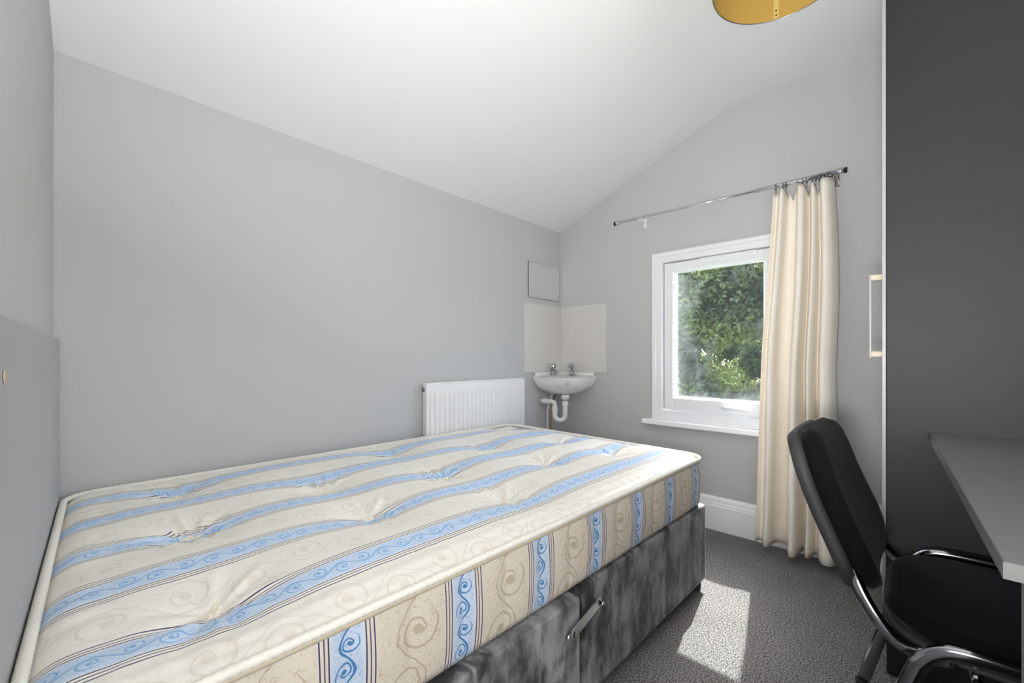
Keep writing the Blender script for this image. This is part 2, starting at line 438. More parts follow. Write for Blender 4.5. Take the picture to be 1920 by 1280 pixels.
b = lathe(bmesh.new(), [(0, 0), (.004, 0), (.004, .007), (.008, .0075), (.008, .011), (0, .0125)], 12, (.624, -.057, .288), Matrix.Rotation(PI / 2, 4, 'Y')); obj('screw', b, 'chrome', lb, True)
b = lathe(bmesh.new(), [(0, 0), (.004, 0), (.004, .028), (.006, .0285), (.006, .032), (0, .0332)], 12, (.596, .105, .3), Matrix.Rotation(PI / 2, 4, 'Y')); obj('screw', b, 'chrome', lb, True)
for lx, ly in ((-.52, -.85), (.54, -.85), (-.52, .87), (.565, .905)):
    b = lathe(bmesh.new(), [(0, 0), (.018, 0), (.022, .006), (.022, .03), (.012, .034), (.012, .05), (0, .05)], 14, (lx, ly, 0)); obj('castor', b, 'black_plastic', base, True)

# ------------------------------------------------------------------ mattress
MZ = .363; MH = .196
mt = thing('mattress', 'cream and blue striped tufted mattress on the grey divan base', 'mattress', bw(.001, -.003, MZ), BA)
A_, B_, RC = .588, .943, .075
TUFTS = [(-.384, -.70), (.0, -.715), (.392, -.735), (-.12, -.35), (.192, -.36), (-.378, .03), (.035, -.005), (.352, .0), (-.19, .40), (.17, .395), (-.475, .82), (-.05, .76), (.28, .73)]
def rrect(px, py, a=A_, b_=B_, r=RC):
    qx = max(-(a - r), min(a - r, px)); qy = max(-(b_ - r), min(b_ - r, py)); dx, dy = px - qx, py - qy
    if dx and dy:
        k = max(abs(dx), abs(dy)) / math.hypot(dx, dy); dx *= k; dy *= k
    return qx + dx, qy + dy
def dedge(px, py): return min(A_ - abs(px), B_ - abs(py))
rt = random.Random(3)
TP = [(rt.uniform(0, 6.28), rt.uniform(0, 6.28), rt.choice((6, 8, 10))) for _ in TUFTS]
def topz(px, py, e):
    z = .020 * (1 - (1 - min(e / .22, 1)) ** 2)
    z -= .016 * (1 - min(e / .035, 1)) ** 2
    for (tx, ty), (p1, p2, nn) in zip(TUFTS, TP):
        dx, dy = px - tx, py - ty; r = math.hypot(dx, dy)
        if r > .32: continue
        th = math.atan2(dy, dx)
        z -= .030 * math.exp(-(r / .06)) + .014 * math.exp(-(r / .13) ** 2)
        wv = .75 * (1 - 2 * abs(math.sin(.5 * nn * th + p1))) + .3 * (1 - 2 * abs(math.sin((nn + .5) * th + p2)))
        z += .0052 * wv * math.exp(-((r - .055) / .05) ** 2) * min(1, r / .04) ** 1.5
    fe = math.exp(-((e - .05) / .035) ** 2)
    z += .0018 * fe * (math.sin(py * 95 + 3 * math.sin(py * 17)) + math.sin(px * 88 + 2 * math.sin(px * 23)))
    return z
NX, NY = 226, 352
b = bmesh.new(); uvl = b.loops.layers.uv.new('uv'); G = []
for j in range(NY + 1):
    row = []
    for i in range(NX + 1):
        px = -A_ + 2 * A_ * i / NX; py = -B_ + 2 * B_ * j / NY
        qx, qy = rrect(px, py); row.append(b.verts.new((qx, qy, MH + topz(px, py, dedge(px, py)))))
    G.append(row)
for j in range(NY):
    for i in range(NX):
        f = b.faces.new((G[j][i], G[j][i + 1], G[j + 1][i + 1], G[j + 1][i]))
        for lp in f.loops: lp[uvl].uv = (lp.vert.co.x, lp.vert.co.y)
top = obj('top_panel', b, 'ticking_top', mt, True)
def outline(a, b_, r, step=.006):
    pts = []
    def seg(p, q):
        L = math.dist(p, q); n = max(1, int(L / step))
        for k in range(n): pts.append((p[0] + (q[0] - p[0]) * k / n, p[1] + (q[1] - p[1]) * k / n))
    def arc(cx_, cy_, a0):
        n = 14
        for k in range(n): t = a0 + PI / 2 * k / n; pts.append((cx_ + r * math.cos(t), cy_ + r * math.sin(t)))
    seg((a, -(b_ - r)), (a, b_ - r)); arc(a - r, b_ - r, 0); seg((a - r, b_), (-(a - r), b_)); arc(-(a - r), b_ - r, PI / 2)
    seg((-a, b_ - r), (-a, -(b_ - r))); arc(-(a - r), -(b_ - r), PI); seg((-(a - r), -b_), (a - r, -b_)); arc(a - r, -(b_ - r), 1.5 * PI)
    return pts
OL = outline(A_, B_, RC); n = len(OL)
b = bmesh.new(); uvl = b.loops.layers.uv.new('uv'); rows = []; us = []; acc = -(B_ - RC)
for k in range(n): us.append(acc); acc += math.dist(OL[k], OL[(k + 1) % n])
us.append(acc); ZS = 14
for k in range(n):
    p = Vector(OL[k]); q = Vector(OL[(k + 1) % n]) - Vector(OL[k - 1]); nr = Vector((q.y, -q.x)).normalized(); col_ = []
    for s in range(ZS + 1):
        t = s / ZS
        sm = abs(math.sin(PI * (us[k] - .123) / .1185)) ** .45
        o_ = .010 * math.sin(PI * t) ** .7 + (sm - 1) * .012 * math.sin(PI * t) ** .6
        o_ += .0012 * math.sin(us[k] * 60 + 5 * t) * math.sin(PI * t)
        col_.append(b.verts.new((p.x + nr.x * o_, p.y + nr.y * o_, .004 + (MH - .008) * t)))
    rows.append(col_)
for k in range(n):
    A2, B2 = rows[k], rows[(k + 1) % n]
    for s in range(ZS):
        f = b.faces.new((A2[s], B2[s], B2[s + 1], A2[s + 1]))
        for lp, (uu, ss) in zip(f.loops, ((us[k], s), (us[k + 1], s), (us[k + 1], s + 1), (us[k], s + 1))): lp[uvl].uv = (uu, .004 + (MH - .008) * ss / ZS)
b.faces.new([r_[0] for r_ in rows])
side = obj('side_border', b, 'ticking_side', mt, True)
tap = mat('rope_tape', lin(236, 232, 222), .55, var=.04, vscale=20, bmp=.5, bscale=160, bdist=.002)
ring_pts = lambda z, ex=0: [((1 + ex) * x, (1 + ex) * y, z) for x, y in OL[::2]]
def rope(a, b_, r, z, rad_, step=.0032, n=10):
    P2 = outline(a, b_, r, step); m = len(P2); bm = bmesh.new(); R_ = []; acc = 0
    for k in range(m):
        q = Vector(P2[(k + 1) % m]) - Vector(P2[k - 1]); nr = Vector((q.y, -q.x)).normalized(); acc += math.dist(P2[k], P2[k - 1])
        ring_ = []
        for j in range(n):
            t = 2 * PI * j / n; rr = rad_ * (1 + .10 * math.cos(2 * t - acc * 2 * PI / .0135))
            ring_.append(bm.verts.new((P2[k][0] + nr.x * rr * math.cos(t), P2[k][1] + nr.y * rr * math.cos(t), z + rr * math.sin(t))))
        R_.append(ring_)
    for k in range(m):
        A4, B4 = R_[k], R_[(k + 1) % m]
        for j in range(n): bm.faces.new((A4[j], A4[(j + 1) % n], B4[(j + 1) % n], B4[j]))
    return bm
obj('piping', rope(A_ + .003, B_ + .003, RC + .003, MH - .003, .0078), 'rope_tape', mt, True)
obj('piping', tube(bmesh.new(), [(x, y, .005) for x, y in outline(A_ - .008, B_ - .008, RC - .006, .012)], .004, 8, True), 'rope_tape', mt, True)
tpb = mat('binding_tape', lin(222, 208, 182), .6, var=.03)
bt = bmesh.new(); OT = outline(A_ + .0042, B_ + .0042, RC + .004, .01); q0 = [[bt.verts.new((x, y, z)) for z in (MH - .019, MH - .006)] for x, y in OT]
for k in range(len(q0)): bt.faces.new((q0[k][0], q0[(k + 1) % len(q0)][0], q0[(k + 1) % len(q0)][1], q0[k][1]))
o = obj('binding', bt, 'binding_tape', mt, True); mm = o.modifiers.new('thick', 'SOLIDIFY'); mm.thickness = .002
tb = bmesh.new()
for k in range(9):
    a = k * 2.4; rr = .004 + .0011 * k
    lathe(tb, [(0, -.003), (.006, -.002), (.007, .002), (.004, .005), (0, .006)], 8, (rr * math.cos(a), rr * math.sin(a), .001 * (k % 3)))
t0 = obj('tuft', tb, 'tuft_felt', mt, True)
for i, (tx, ty) in enumerate(TUFTS):
    o = t0 if i == 0 else t0.copy()
    if i: C.objects.link(o); o.parent = mt
    o.location = (tx, ty, MH + topz(tx, ty, dedge(tx, ty)) + .003); o.rotation_euler = (0, 0, i * 1.3); o.scale = (1.5, .8, 1)

# ------------------------------------------------------------------ headboard
hp0 = Vector((-1.845, -.0285)); hp1 = Vector((-.62, -.065)); hd_ = (hp1 - hp0); hl = hd_.length; ha = math.atan2(hd_.y, hd_.x)
hb = thing('headboard', 'plain light grey headboard panel at the head of the bed', 'headboard', (hp0.x, hp0.y, 0), ha)
obj('panel', nbox(0, hl, -.012, 0, .30, 1.030, .0015), 'headboard_grey', hb)
for dx in (.30, hl - .3): obj('strut', nbox(dx - .02, dx + .02, -.0115, -.002, .02, .31, .002), 'dark_hole', hb)
o = obj('screw_hole', lathe(bmesh.new(), [(0, .0004), (.006, .0004), (.0075, .0012), (.0085, 0)], 16, (1.036, .0006, .955), Matrix.Rotation(-PI / 2, 4, 'X')), 'beige_plastic', hb, True); o['label'] = 'brown screw hole'

# ------------------------------------------------------------------ radiator
RX, RY0, RY1, RZ0, RZ1 = -1.816, 1.275, 2.055, .24, .838
rad = thing('radiator', 'white fluted panel radiator on the wall behind the mattress foot', 'radiator', (XL, (RY0 + RY1) / 2, 0))
rl = lambda bm: (bm.transform(Matrix.Translation((-XL, -(RY0 + RY1) / 2, 0))), bm)[1]
nf = 23; prof = []
y = RY0 + .004; prof.append((y, 0)); pitch = (RY1 - RY0 - .036) / nf
pts = [(RY0 + .002, 0)]
for k in range(nf):
    c0 = RY0 + .018 + pitch * k
    pts += [(c0 + .1 * pitch, 0), (c0 + .22 * pitch, .006), (c0 + .68 * pitch, .006), (c0 + .8 * pitch, 0)]
pts += [(RY1 - .002, 0)]
b = bmesh.new(); zl = [RZ0, RZ0 + .012, RZ0 + .045, RZ0 + .058, RZ1 - .058, RZ1 - .046, RZ1 - .010, RZ1]
wt = [0, 0, 0, 1, 1, 0, 0, 0]; bk = [-.008, 0, 0, 0, 0, 0, 0, -.008]
grid = [[b.verts.new((RX - .006 + d * w_ + q, yy, z)) for yy, d in pts] for z, w_, q in zip(zl, wt, bk)]
for i in range(len(zl) - 1):
    for j in range(len(pts) - 1): b.faces.new((grid[i][j], grid[i][j + 1], grid[i + 1][j + 1], grid[i + 1][j]))
fp = obj('front_panel', rl(b), 'radiator_white', rad)
b = nbox(XL + .012, RX - .0065, RY0 + .006, RY1 - .006, RZ0 + .006, RZ1 - .012); obj('convector', rl(b), 'radiator_white', rad)
for yy in (RY0, RY1 - .005): obj('side_cover', rl(nbox(XL + .008, RX - .004, yy, yy + .005, RZ0, RZ1, .0015)), 'radiator_white', rad)
gr = obj('top_grille', rl(nbox(XL + .008, RX - .006, RY0 + .004, RY1 - .004, RZ1 - .006, RZ1 + .001, .001)), 'radiator_white', rad)
b = lathe(bmesh.new(), [(.0, .002), (.005, .002), (.006, .004), (.011, .004), (.012, 0)], 16, (RX - .03, RY0, RZ1 - .035), Matrix.Rotation(PI / 2, 4, 'X')); obj('bleed_plug', rl(b), 'grey_metal', rad, True)

# ------------------------------------------------------------------ corner basin, taps, waste trap
CX, CY = XL, YF                                              # the corner
def cw(p, q, z): return (CX + p, CY - q, z)                 # p along the window wall, q along the left wall
def bplan(sc, n=26):
    """corner basin plan: two wall legs, short returns, bowed front; sc shrinks towards an inner point"""
    L = .312; ret = .075; pts = [(0.002, .002), (L, .002), (L, ret)]
    for k in range(1, n):
        t = k / n; a = (L, ret); c = (.315, .315); d = (ret, L)
        pts.append(tuple((1 - t) ** 2 * a[i] + 2 * t * (1 - t) * c[i] + t * t * d[i] for i in (0, 1)))
    pts += [(ret, L), (.002, L)]
    c = (.125, .125)
    return [(c[0] + (p - c[0]) * sc, c[1] + (q - c[1]) * sc) for p, q in pts]
def clampw(p): return (max(.002, p[0]), max(.002, p[1]))
basin = thing('corner_basin', 'small white ceramic corner wash basin below the splashback tiles', 'wash basin', cw(0, 0, .70))
loc0 = Vector(cw(0, 0, .70)); bl = lambda bm: (bm.transform(Matrix.Translation(-loc0)), bm)[1]
b = bmesh.new(); prev = None
levels = [(.30, .715), (.50, .722), (.70, .742), (.86, .772), (.95, .802), (.985, .825), (1.0, .838), (.995, .845), (.975, .848), (.93, .846), (.89, .838), (.82, .80), (.66, .766), (.40, .752), (.12, .748)]
rings_ = []
for i, (sc, z) in enumerate(levels):
    pl = bplan(sc)
    if i >= 9:   # inner bowl is shifted to the front, leaving a tap deck by the corner
        f = sc; pl = [(.17 + (p - .125) * (.80 if i > 9 else .93), .17 + (q - .125) * (.80 if i > 9 else .93)) for p, q in pl]
    rings_.append([b.verts.new(cw(*clampw(p), z)) for p in pl])
for A2, B2 in zip(rings_, rings_[1:]):
    m_ = len(A2)
    for k in range(m_): b.faces.new((A2[k], A2[(k + 1) % m_], B2[(k + 1) % m_], B2[k]))
b.faces.new(rings_[0]); b.faces.new(rings_[-1])
bw_ = obj('bowl', bl(b), 'ceramic', basin, True); em = bw_.modifiers.new('split', 'EDGE_SPLIT'); em.split_angle = math.radians(55)
b = bmesh.new(); box(b, CX + .002, CX + .3, CY - .016, CY - .002, .835, .868, .006); box(b, CX + .002, CX + .016, CY - .3, CY - .002, .835, .868, .006); obj('upstand', bl(b), 'ceramic', basin, True)
# round maker's emblem on the front of the bowl
dn = Vector((1, -1, -.55)).normalized(); ec = Vector(cw(.2535, .2535, .799))
b = bmesh.new(); Mx = rot_to(dn)
lathe(b, [(.0150, -.010), (.0150, .0008), (.0172, .0008), (.0172, -.010)], 24, ec, Mx)
obj('emblem', bl(b), 'emblem_grey', basin, True)
b = bmesh.new()
for a in (.3, 1.35, 2.4): box(b, -.0075, .0075, -.0012, .0012, -.010, .001, mtx=Matrix.Translation(ec) @ Mx @ Matrix.Rotation(a, 4, 'Z'))
obj('emblem_mark', bl(b), 'emblem_grey', basin)
b = lathe(bmesh.new(), [(0, -.001), (.006, -.001), (.0075, .001), (.0075, .003), (0, .003)], 16, cw(.2, .06, .84), Matrix.Rotation(.3, 4, 'X')); obj('overflow', bl(b), 'dark_hole', basin, True)
def make_tap(name, label, p, q, aim):
    t = thing(name, label, 'tap', cw(p, q, .848), math.atan2(aim[1], aim[0]), 'basin taps'); t.scale = (1.15, 1.15, 1.15)
    obj('body', lathe(bmesh.new(), [(0, 0), (.019, 0), (.019, .004), (.014, .008), (.0125, .03), (.0135, .034), (0, .034)], 18), 'tap_chrome', t, True)
    obj('spout', tube(bmesh.new(), smoothpath([(0, 0, .022), (.03, 0, .028), (.055, 0, .02), (.06, 0, .008)], 5), [.009] * 8 + [.0085] * 7 + [.008], 12), 'tap_chrome', t, True)
    hb_ = bmesh.new(); lathe(hb_, [(0, .034), (.009, .034), (.009, .04), (.0155, .044), (.017, .05), (.016, .064), (.012, .068), (0, .069)], 14)
    hh = obj('head', hb_, 'tap_chrome', t, True)
    fl = bmesh.new()
    for k in range(6): a = k * PI / 3; box(fl, .0145, .0182, -.0035, .0035, .047, .064, .0012, mtx=Matrix.Rotation(a, 4, 'Z'))
    obj('grip', fl, 'tap_chrome', hh)
make_tap('basin_tap', 'chrome pillar tap on the basin, nearer the radiator', .045, .145, (1, -.6))
make_tap('basin_tap', 'chrome pillar tap on the basin, nearer the window', .15, .058, (.6, -1))
# waste and trap (P-trap): tail, U bend, rising leg, horizontal run to the left wall
tp = Vector(cw(.172, .172, 0)); trap = thing('waste_trap', 'white plastic waste trap and pipe under the corner basin', 'waste pipe', (tp.x, tp.y, .53))
ll = Vector((tp.x, tp.y, .53)); tl_ = lambda bm: (bm.transform(Matrix.Translation(-ll)), bm)[1]
d1 = Vector((-.80, -.60, 0)).normalized()          # the bend swings towards the left wall
P0 = Vector((tp.x, tp.y, 0)); P1 = P0 + d1 * .072
path = [P0 + Vector((0, 0, .655)), P0 + Vector((0, 0, .585))]
for k in range(1, 12): a = PI * k / 12; path.append((P0 + P1) / 2 + d1 * (-.036 * math.cos(a)) + Vector((0, 0, .575 - .036 * math.sin(a))))
path += [P1 + Vector((0, 0, .585)), P1 + Vector((0, 0, .645))]
obj('u_bend', tl_(tube(bmesh.new(), path, .0175, 16)), 'plastic_white', trap, True)
b = bmesh.new(); wpath = [P1 + Vector((0, 0, .64)), P1 + Vector((-.006, -.003, .662)), P1 + Vector((-.02, -.012, .668)), Vector((XL + .004, P1.y - .03, .668))]
obj('outlet_pipe', tl_(tube(b, wpath, .0165, 14)), 'plastic_white', trap, True)
for z0, r_, c_ in ((.645, .0225, P0), (.600, .0215, P1)):
    obj('nut', tl_(lathe(bmesh.new(), [(0, z0), (r_, z0), (r_, z0 + .022), (r_ - .003, z0 + .026), (0, z0 + .026)], 12, (c_.x, c_.y, 0))), 'plastic_white', trap)
obj('nut', tl_(lathe(bmesh.new(), [(0, 0), (.0215, 0), (.0215, .024), (0, .024)], 12, tuple(P1 + Vector((-.058, -.02, .668))), rot_to((-1, -.3, 0)))), 'plastic_white', trap)
obj('waste_flange', tl_(lathe(bmesh.new(), [(0, .674), (.016, .674), (.016, .684), (.028, .686), (.030, .715), (0, .715)], 20, (P0.x, P0.y, 0))), 'plastic_white', trap, True)
for i, (p, q) in enumerate(((.04, .20), (.075, .21))):
    b = tube(bmesh.new(), smoothpath([cw(p, q, .33), cw(p, q, .6), cw(p + .004, q - .02, .66), cw(.05 + .02 * i, .16 - .02 * i, .712)], 6), .0055, 10)
    tag(obj('supply_pipe', b, ('plastic_white', 'copper')[i], None, True), ('thin white painted supply pipe beside the waste trap', 'thin copper supply pipe beside the waste trap')[i], 'pipe')

# ------------------------------------------------------------------ splashback tiles and mirror
sp = thing('splashback', 'pale glossy splashback tiles on both walls of the basin corner', 'splashback', cw(0, 0, .858))
s0 = Vector(cw(0, 0, .858)); sl2 = lambda bm: (bm.transform(Matrix.Translation(-s0)), bm)[1]
obj('tile', sl2(nbox(CX + .008, CX + .392, CY - .0085, CY - .0005, .869, 1.34, .002)), 'tile', sp)
obj('tile', sl2(nbox(CX + .0005, CX + .0085, CY - .405, CY - .009, .869, 1.34, .002)), 'tile', sp)
b = bmesh.new(); box(b, CX + .003, CX + .394, CY - .006, CY - .0004, .8685, 1.3435, .001); box(b, CX + .0004, CX + .006, CY - .408, CY - .003, .8685, 1.3435, .001); obj('trim_edge', sl2(b), 'grout', sp)
mr = thing('wall_mirror', 'small frameless mirror screwed to the wall above the splashback', 'mirror', (XL, 2.3125, 1.39))
obj('glass', nbox(.003, .006, -.172, .172, 0, .245, .0008), 'mirror', mr); obj('backing', nbox(.0005, .0032, -.1738, .1738, -.0018, .2468), 'dark_hole', mr)
for yy in (-.135, .14):
    obj('screw_cap', lathe(bmesh.new(), [(0, .006), (.004, .0055), (.0055, .003), (.0055, 0)], 12, (.003, yy, .122), Matrix.Rotation(PI / 2, 4, 'Y')), 'plastic_white', mr, True)

# ------------------------------------------------------------------ curtain rod and curtain
RYD, RZD = 2.430, 1.838
rod = thing('curtain_rod', 'thin telescopic chrome curtain rod above the window', 'curtain rod', (-.775, RYD, RZD))
ro = lambda bm: (bm.transform(Matrix.Translation((.775, -RYD, -RZD))), bm)[1]
Z0, Z1 = 1.846, 1.834
rz = lambda x: Z0 + (Z1 - Z0) * (x + 1.357) / 1.164
obj('inner_tube', ro(tube(bmesh.new(), [(-1.34, RYD, rz(-1.34)), (-.5, RYD, rz(-.5))], .0055, 12)), 'chrome', rod, True)
obj('outer_tube', ro(tube(bmesh.new(), [(-.55, RYD, rz(-.55)), (-.215, RYD, rz(-.215))], .0088, 12)), 'chrome', rod, True)
obj('collar', ro(tube(bmesh.new(), [(-1.152, RYD, rz(-1.15)), (-1.140, RYD, rz(-1.15))], .0085, 12)), 'chrome', rod, True)
for x, s in ((-1.345, -1), (-.205, 1)):
    f = obj('finial', ro(lathe(bmesh.new(), [(0, -.012), (.010, -.012), (.0125, -.008), (.0125, .008), (.0105, .010), (.0105, .014), (0, .014)], 18, (x, RYD, rz(x)), rot_to((s, 0, 0)))), 'chrome', rod, True)
    obj('finial_cap', ro(lathe(bmesh.new(), [(0, .0135), (.0125, .0135), (.0128, .022), (.0118, .024), (0, .024)], 18, (x, RYD, rz(x)), rot_to((s, 0, 0)))), 'dark_hole', f, True)
for x in (-1.19, -.225):
    b = bmesh.new(); box(b, x - .006, x + .006, RYD, YF - .002, rz(x) - .016, rz(x) - .010, .001); box(b, x - .011, x + .011, YF - .005, YF - .0008, rz(x) - .045, rz(x) + .012, .0015)
    tube(b, [(x - .006, RYD + .009 * math.cos(t), rz(x) + .0095 * math.sin(t)) for t in [PI + PI * k / 8 for k in range(9)]], .0016, 6)
    tube(b, [(x + .006, RYD + .009 * math.cos(t), rz(x) + .0095 * math.sin(t)) for t in [PI + PI * k / 8 for k in range(9)]], .0016, 6)
    obj('bracket', ro(b), 'plastic_white' if x < -1 else 'chrome', rod)

cur = thing('curtain', 'cream full length curtain gathered at the right of the window', 'curtain', (-.36, RYD, .05))
cl = lambda bm: (bm.transform(Matrix.Translation((.36, -RYD, -.05))), bm)[1]
# plan of the folds as (fraction along, depth towards the room) control points
FOLD = [(0, .2), (.05, -.35), (.105, .25), (.145, 1.0), (.20, .75), (.235, -.5), (.30, -1.0), (.385, -.75), (.42, .3), (.455, 1.0), (.52, .9), (.555, -.2), (.585, -.85), (.625, -.2), (.655, .75), (.70, .55), (.735, -.45), (.765, -.6), (.795, .35), (.84, .9), (.92, .75), (.97, .2), (1, -.4)]
fpts = smoothpath([(a, d, 0) for a, d in FOLD], 8)
ringU = [0.03, .145, .205, .44, .50, .60, .66]
NV = 60; b = bmesh.new(); rows = []
for j in range(NV + 1):
    v = j / NV                        # 0 top, 1 bottom
    z = 1.803 + (.052 - 1.803) * v
    xl = -.468 - .012 * math.sin(PI * min(1, v * 1.1)) - .068 * v ** 1.2; xr = -.228 + .012 * math.sin(PI * min(v * 2, 1)) + .020 * v
    row = []
    for k, p in enumerate(fpts):
        a = p.x; amp = .062 * (.55 + .42 * v ** .6) * (1 + .12 * math.sin(9 * a + 4 * v))
        x = xl + (xr - xl) * (a + .012 * math.sin(2 * PI * (v * 1.3 + a * 2)) * v * (a * (1 - a) * 4))
        y = RYD - .010 - amp * p.y + .004 * math.sin(5 * v + 13 * a) - .056 * min(1, v / .45) ** 1.3
        zz = z
        if v < .08:                    # heading droops between the hooks, where the cloth is pushed back
            w_ = (1 - v / .08)
            sag = .050 * math.exp(-((a - .32) / .035) ** 2) + .03 * math.exp(-((a - .24) / .02) ** 2) + .042 * math.exp(-((a - .585) / .022) ** 2) + .046 * math.exp(-((a - .74) / .028) ** 2)
            zz -= sag * w_; zz += (-.004 if a < .1 else .004 * (a > .8)) * w_
        zz += .006 * math.sin(a * 11) * max(0, v - .9) * 10 * .5 - (.010 * a * max(0, v - .9) * 10)
        row.append(b.verts.new((x, y, zz)))
    rows.append(row)
for j in range(NV):
    for k in range(len(fpts) - 1): b.faces.new((rows[j][k], rows[j][k + 1], rows[j + 1][k + 1], rows[j + 1][k]))
cb = obj('cloth', cl(b), 'curtain', cur, True)
sm_ = cb.modifiers.new('thick', 'SOLIDIFY'); sm_.thickness = .0022; sm_.offset = 0
rb = bmesh.new(); tube(rb, [(0, 0.0145 * math.cos(2 * PI * k / 20), .0145 * math.sin(2 * PI * k / 20)) for k in range(20)], .0021, 6, True)
tube(rb, smoothpath([(0, 0, -.0135), (.001, 0, -.02), (.003, .003, -.026), (0, .004, -.032), (-.002, .001, -.028)], 4), .0012, 6)
ring0 = None
for i, px in enumerate([-.462, -.430, -.418, -.350, -.334, -.312, -.298] + [-.286 + .0068 * k for k in range(8)]):
    if ring0 is None: ring0 = o = obj('ring', rb, 'grey_metal', cur, True)
    else: o = ring0.copy(); C.objects.link(o); o.parent = cur
    o.location = (px + .36, 0, rz(px) - .0055 - .05); o.rotation_euler = (.15 * math.sin(i * 2), 0, .25 * math.sin(i * 3.1))

# ------------------------------------------------------------------ wardrobe
WY0, WY1, WFX = 1.722, 2.44, -.0335
wr = thing('wardrobe', 'tall dark grey wardrobe beside the desk with white doors', 'wardrobe', (.29, (WY0 + WY1) / 2, 0))
wo = lambda bm: (bm.transform(Matrix.Translation((-.29, -(WY0 + WY1) / 2, 0))), bm)[1]
obj('side_panel', wo(nbox(WFX, .61, WY0, WY0 + .018, .004, 2.30, .001)), 'dark_laminate', wr)
obj('side_panel', wo(nbox(WFX, .61, WY1 - .018, WY1, .004, 2.30, .001)), 'dark_laminate', wr)
obj('back_panel', wo(nbox(.60, .61, WY0 + .018, WY1 - .018, .004, 2.30)), 'dark_laminate', wr)
for z in (.05, 2.282): obj('shelf', wo(nbox(WFX + .002, .60, WY0 + .018, WY1 - .018, z, z + .018)), 'dark_laminate', wr)
obj('plinth', wo(nbox(WFX + .03, WFX + .045, WY0 + .018, WY1 - .018, .004, .05)), 'dark_laminate', wr)
ym = (WY0 + WY1) / 2
for i, (y0, y1) in enumerate(((WY0 + .004, ym - .0015), (ym + .0015, WY1 - .002))):
    d = obj('door', wo(nbox(WFX - .0105, WFX - .0012, y0, y1, .055, 2.296, .0012)), 'door_white', wr)
    yh = y0 + .028 if i == 0 else y0 + .03
    if i == 0:
        b = nbox(WFX - .042, WFX - .036, yh - .006, yh + .006, .975, 1.242, .0015); h = obj('handle', wo(b), 'door_white', d)
        for z in (.979, 1.222): obj('handle_foot', wo(nbox(WFX - .037, WFX - .010, yh - .006, yh + .006, z, z + .017, .001)), 'beige_plastic', h)

# small white socket box on the wall beside the wardrobe
sb = thing('wall_socket', 'small white box low on the wall beside the wardrobe', 'socket', (-.085, YF, .27))
obj('back_box', nbox(-.043, .043, -.028, -.0005, -.043, .043, .003), 'plastic_white', sb)
obj('face_plate', nbox(-.043, .043, -.036, -.0275, -.043, .043, .003), 'plastic_white', sb)

# ------------------------------------------------------------------ desk
dk = thing('desk', 'grey laminate desk fixed against the side of the wardrobe', 'desk', (.35, 1.2, 0))
do = lambda bm: (bm.transform(Matrix.Translation((-.35, -1.2, 0))), bm)[1]
b = bmesh.new(); prism(b, [(.0583, 1.7205), (.0813, .692), (.645, .692), (.645, 1.7205)], .740, .758); tp_ = obj('desk_top', do(b), 'desk_laminate', dk)
b = bmesh.new(); prism(b, [(.0570, 1.7205), (.0800, .6905), (.0815, .692), (.0585, 1.7205)], .7395, .7578); prism(b, [(.0800, .6905), (.645, .6905), (.645, .692), (.0815, .692)], .7395, .7578)
obj('edge_band', do(b), 'desk_edge', tp_)
obj('end_panel', do(nbox(.0955, .645, .694, .712, .002, .7395, .001)), 'desk_laminate', dk)
obj('rear_rail', do(nbox(.625, .645, .712, 1.72, .55, .7395, .001)), 'desk_laminate', dk)

# ------------------------------------------------------------------ chair (faces the desk, +x)
CHY = 1.342
ch = thing('office_chair', 'black upholstered office chair with chrome tube frame tucked under the desk', 'chair', (.17, CHY, 0))
cho = lambda bm: (bm.transform(Matrix.Translation((-.17, -CHY, 0))), bm)[1]
def pad(bm, hw, hh, r, th, place, nx=30, ny=26, flat=.0, edge=.45):
    """cushion on a rounded rectangle outline; place(u, v, w) -> world, w across the thickness"""
    fr, bk = [], []
    for j in range(ny + 1):
        rf, rb2 = [], []
        for i in range(nx + 1):
            su = -1 + 2 * i / nx; sv = -1 + 2 * j / ny
            su = math.copysign(abs(su) ** .75, su); sv = math.copysign(abs(sv) ** .75, sv)
            u, v = rrect(su * hw, sv * hh, hw, hh, r)
            e = min(hw - abs(su * hw), hh - abs(sv * hh)); k = math.sqrt(max(0, 1 - (1 - min(e / (th * edge), 1)) ** 2))
            f_ = bm.verts.new(place(u, v, th * (.5 + .5 * k) + flat * (1 - (u / hw) ** 2) * (1 - (v / hh) ** 2)))
            rf.append(f_)
            onb = i in (0, nx) or j in (0, ny)
            rb2.append(f_ if onb and False else bm.verts.new(place(u, v, th * (.5 - .5 * k))))
        fr.append(rf); bk.append(rb2)
    for j in range(ny):
        for i in range(nx):
            bm.faces.new((fr[j][i], fr[j][i + 1], fr[j + 1][i + 1], fr[j + 1][i])); bm.faces.new((bk[j][i], bk[j + 1][i], bk[j + 1][i + 1], bk[j][i + 1]))
    bmesh.ops.remove_doubles(bm, verts=bm.verts, dist=1e-5)
    return bm
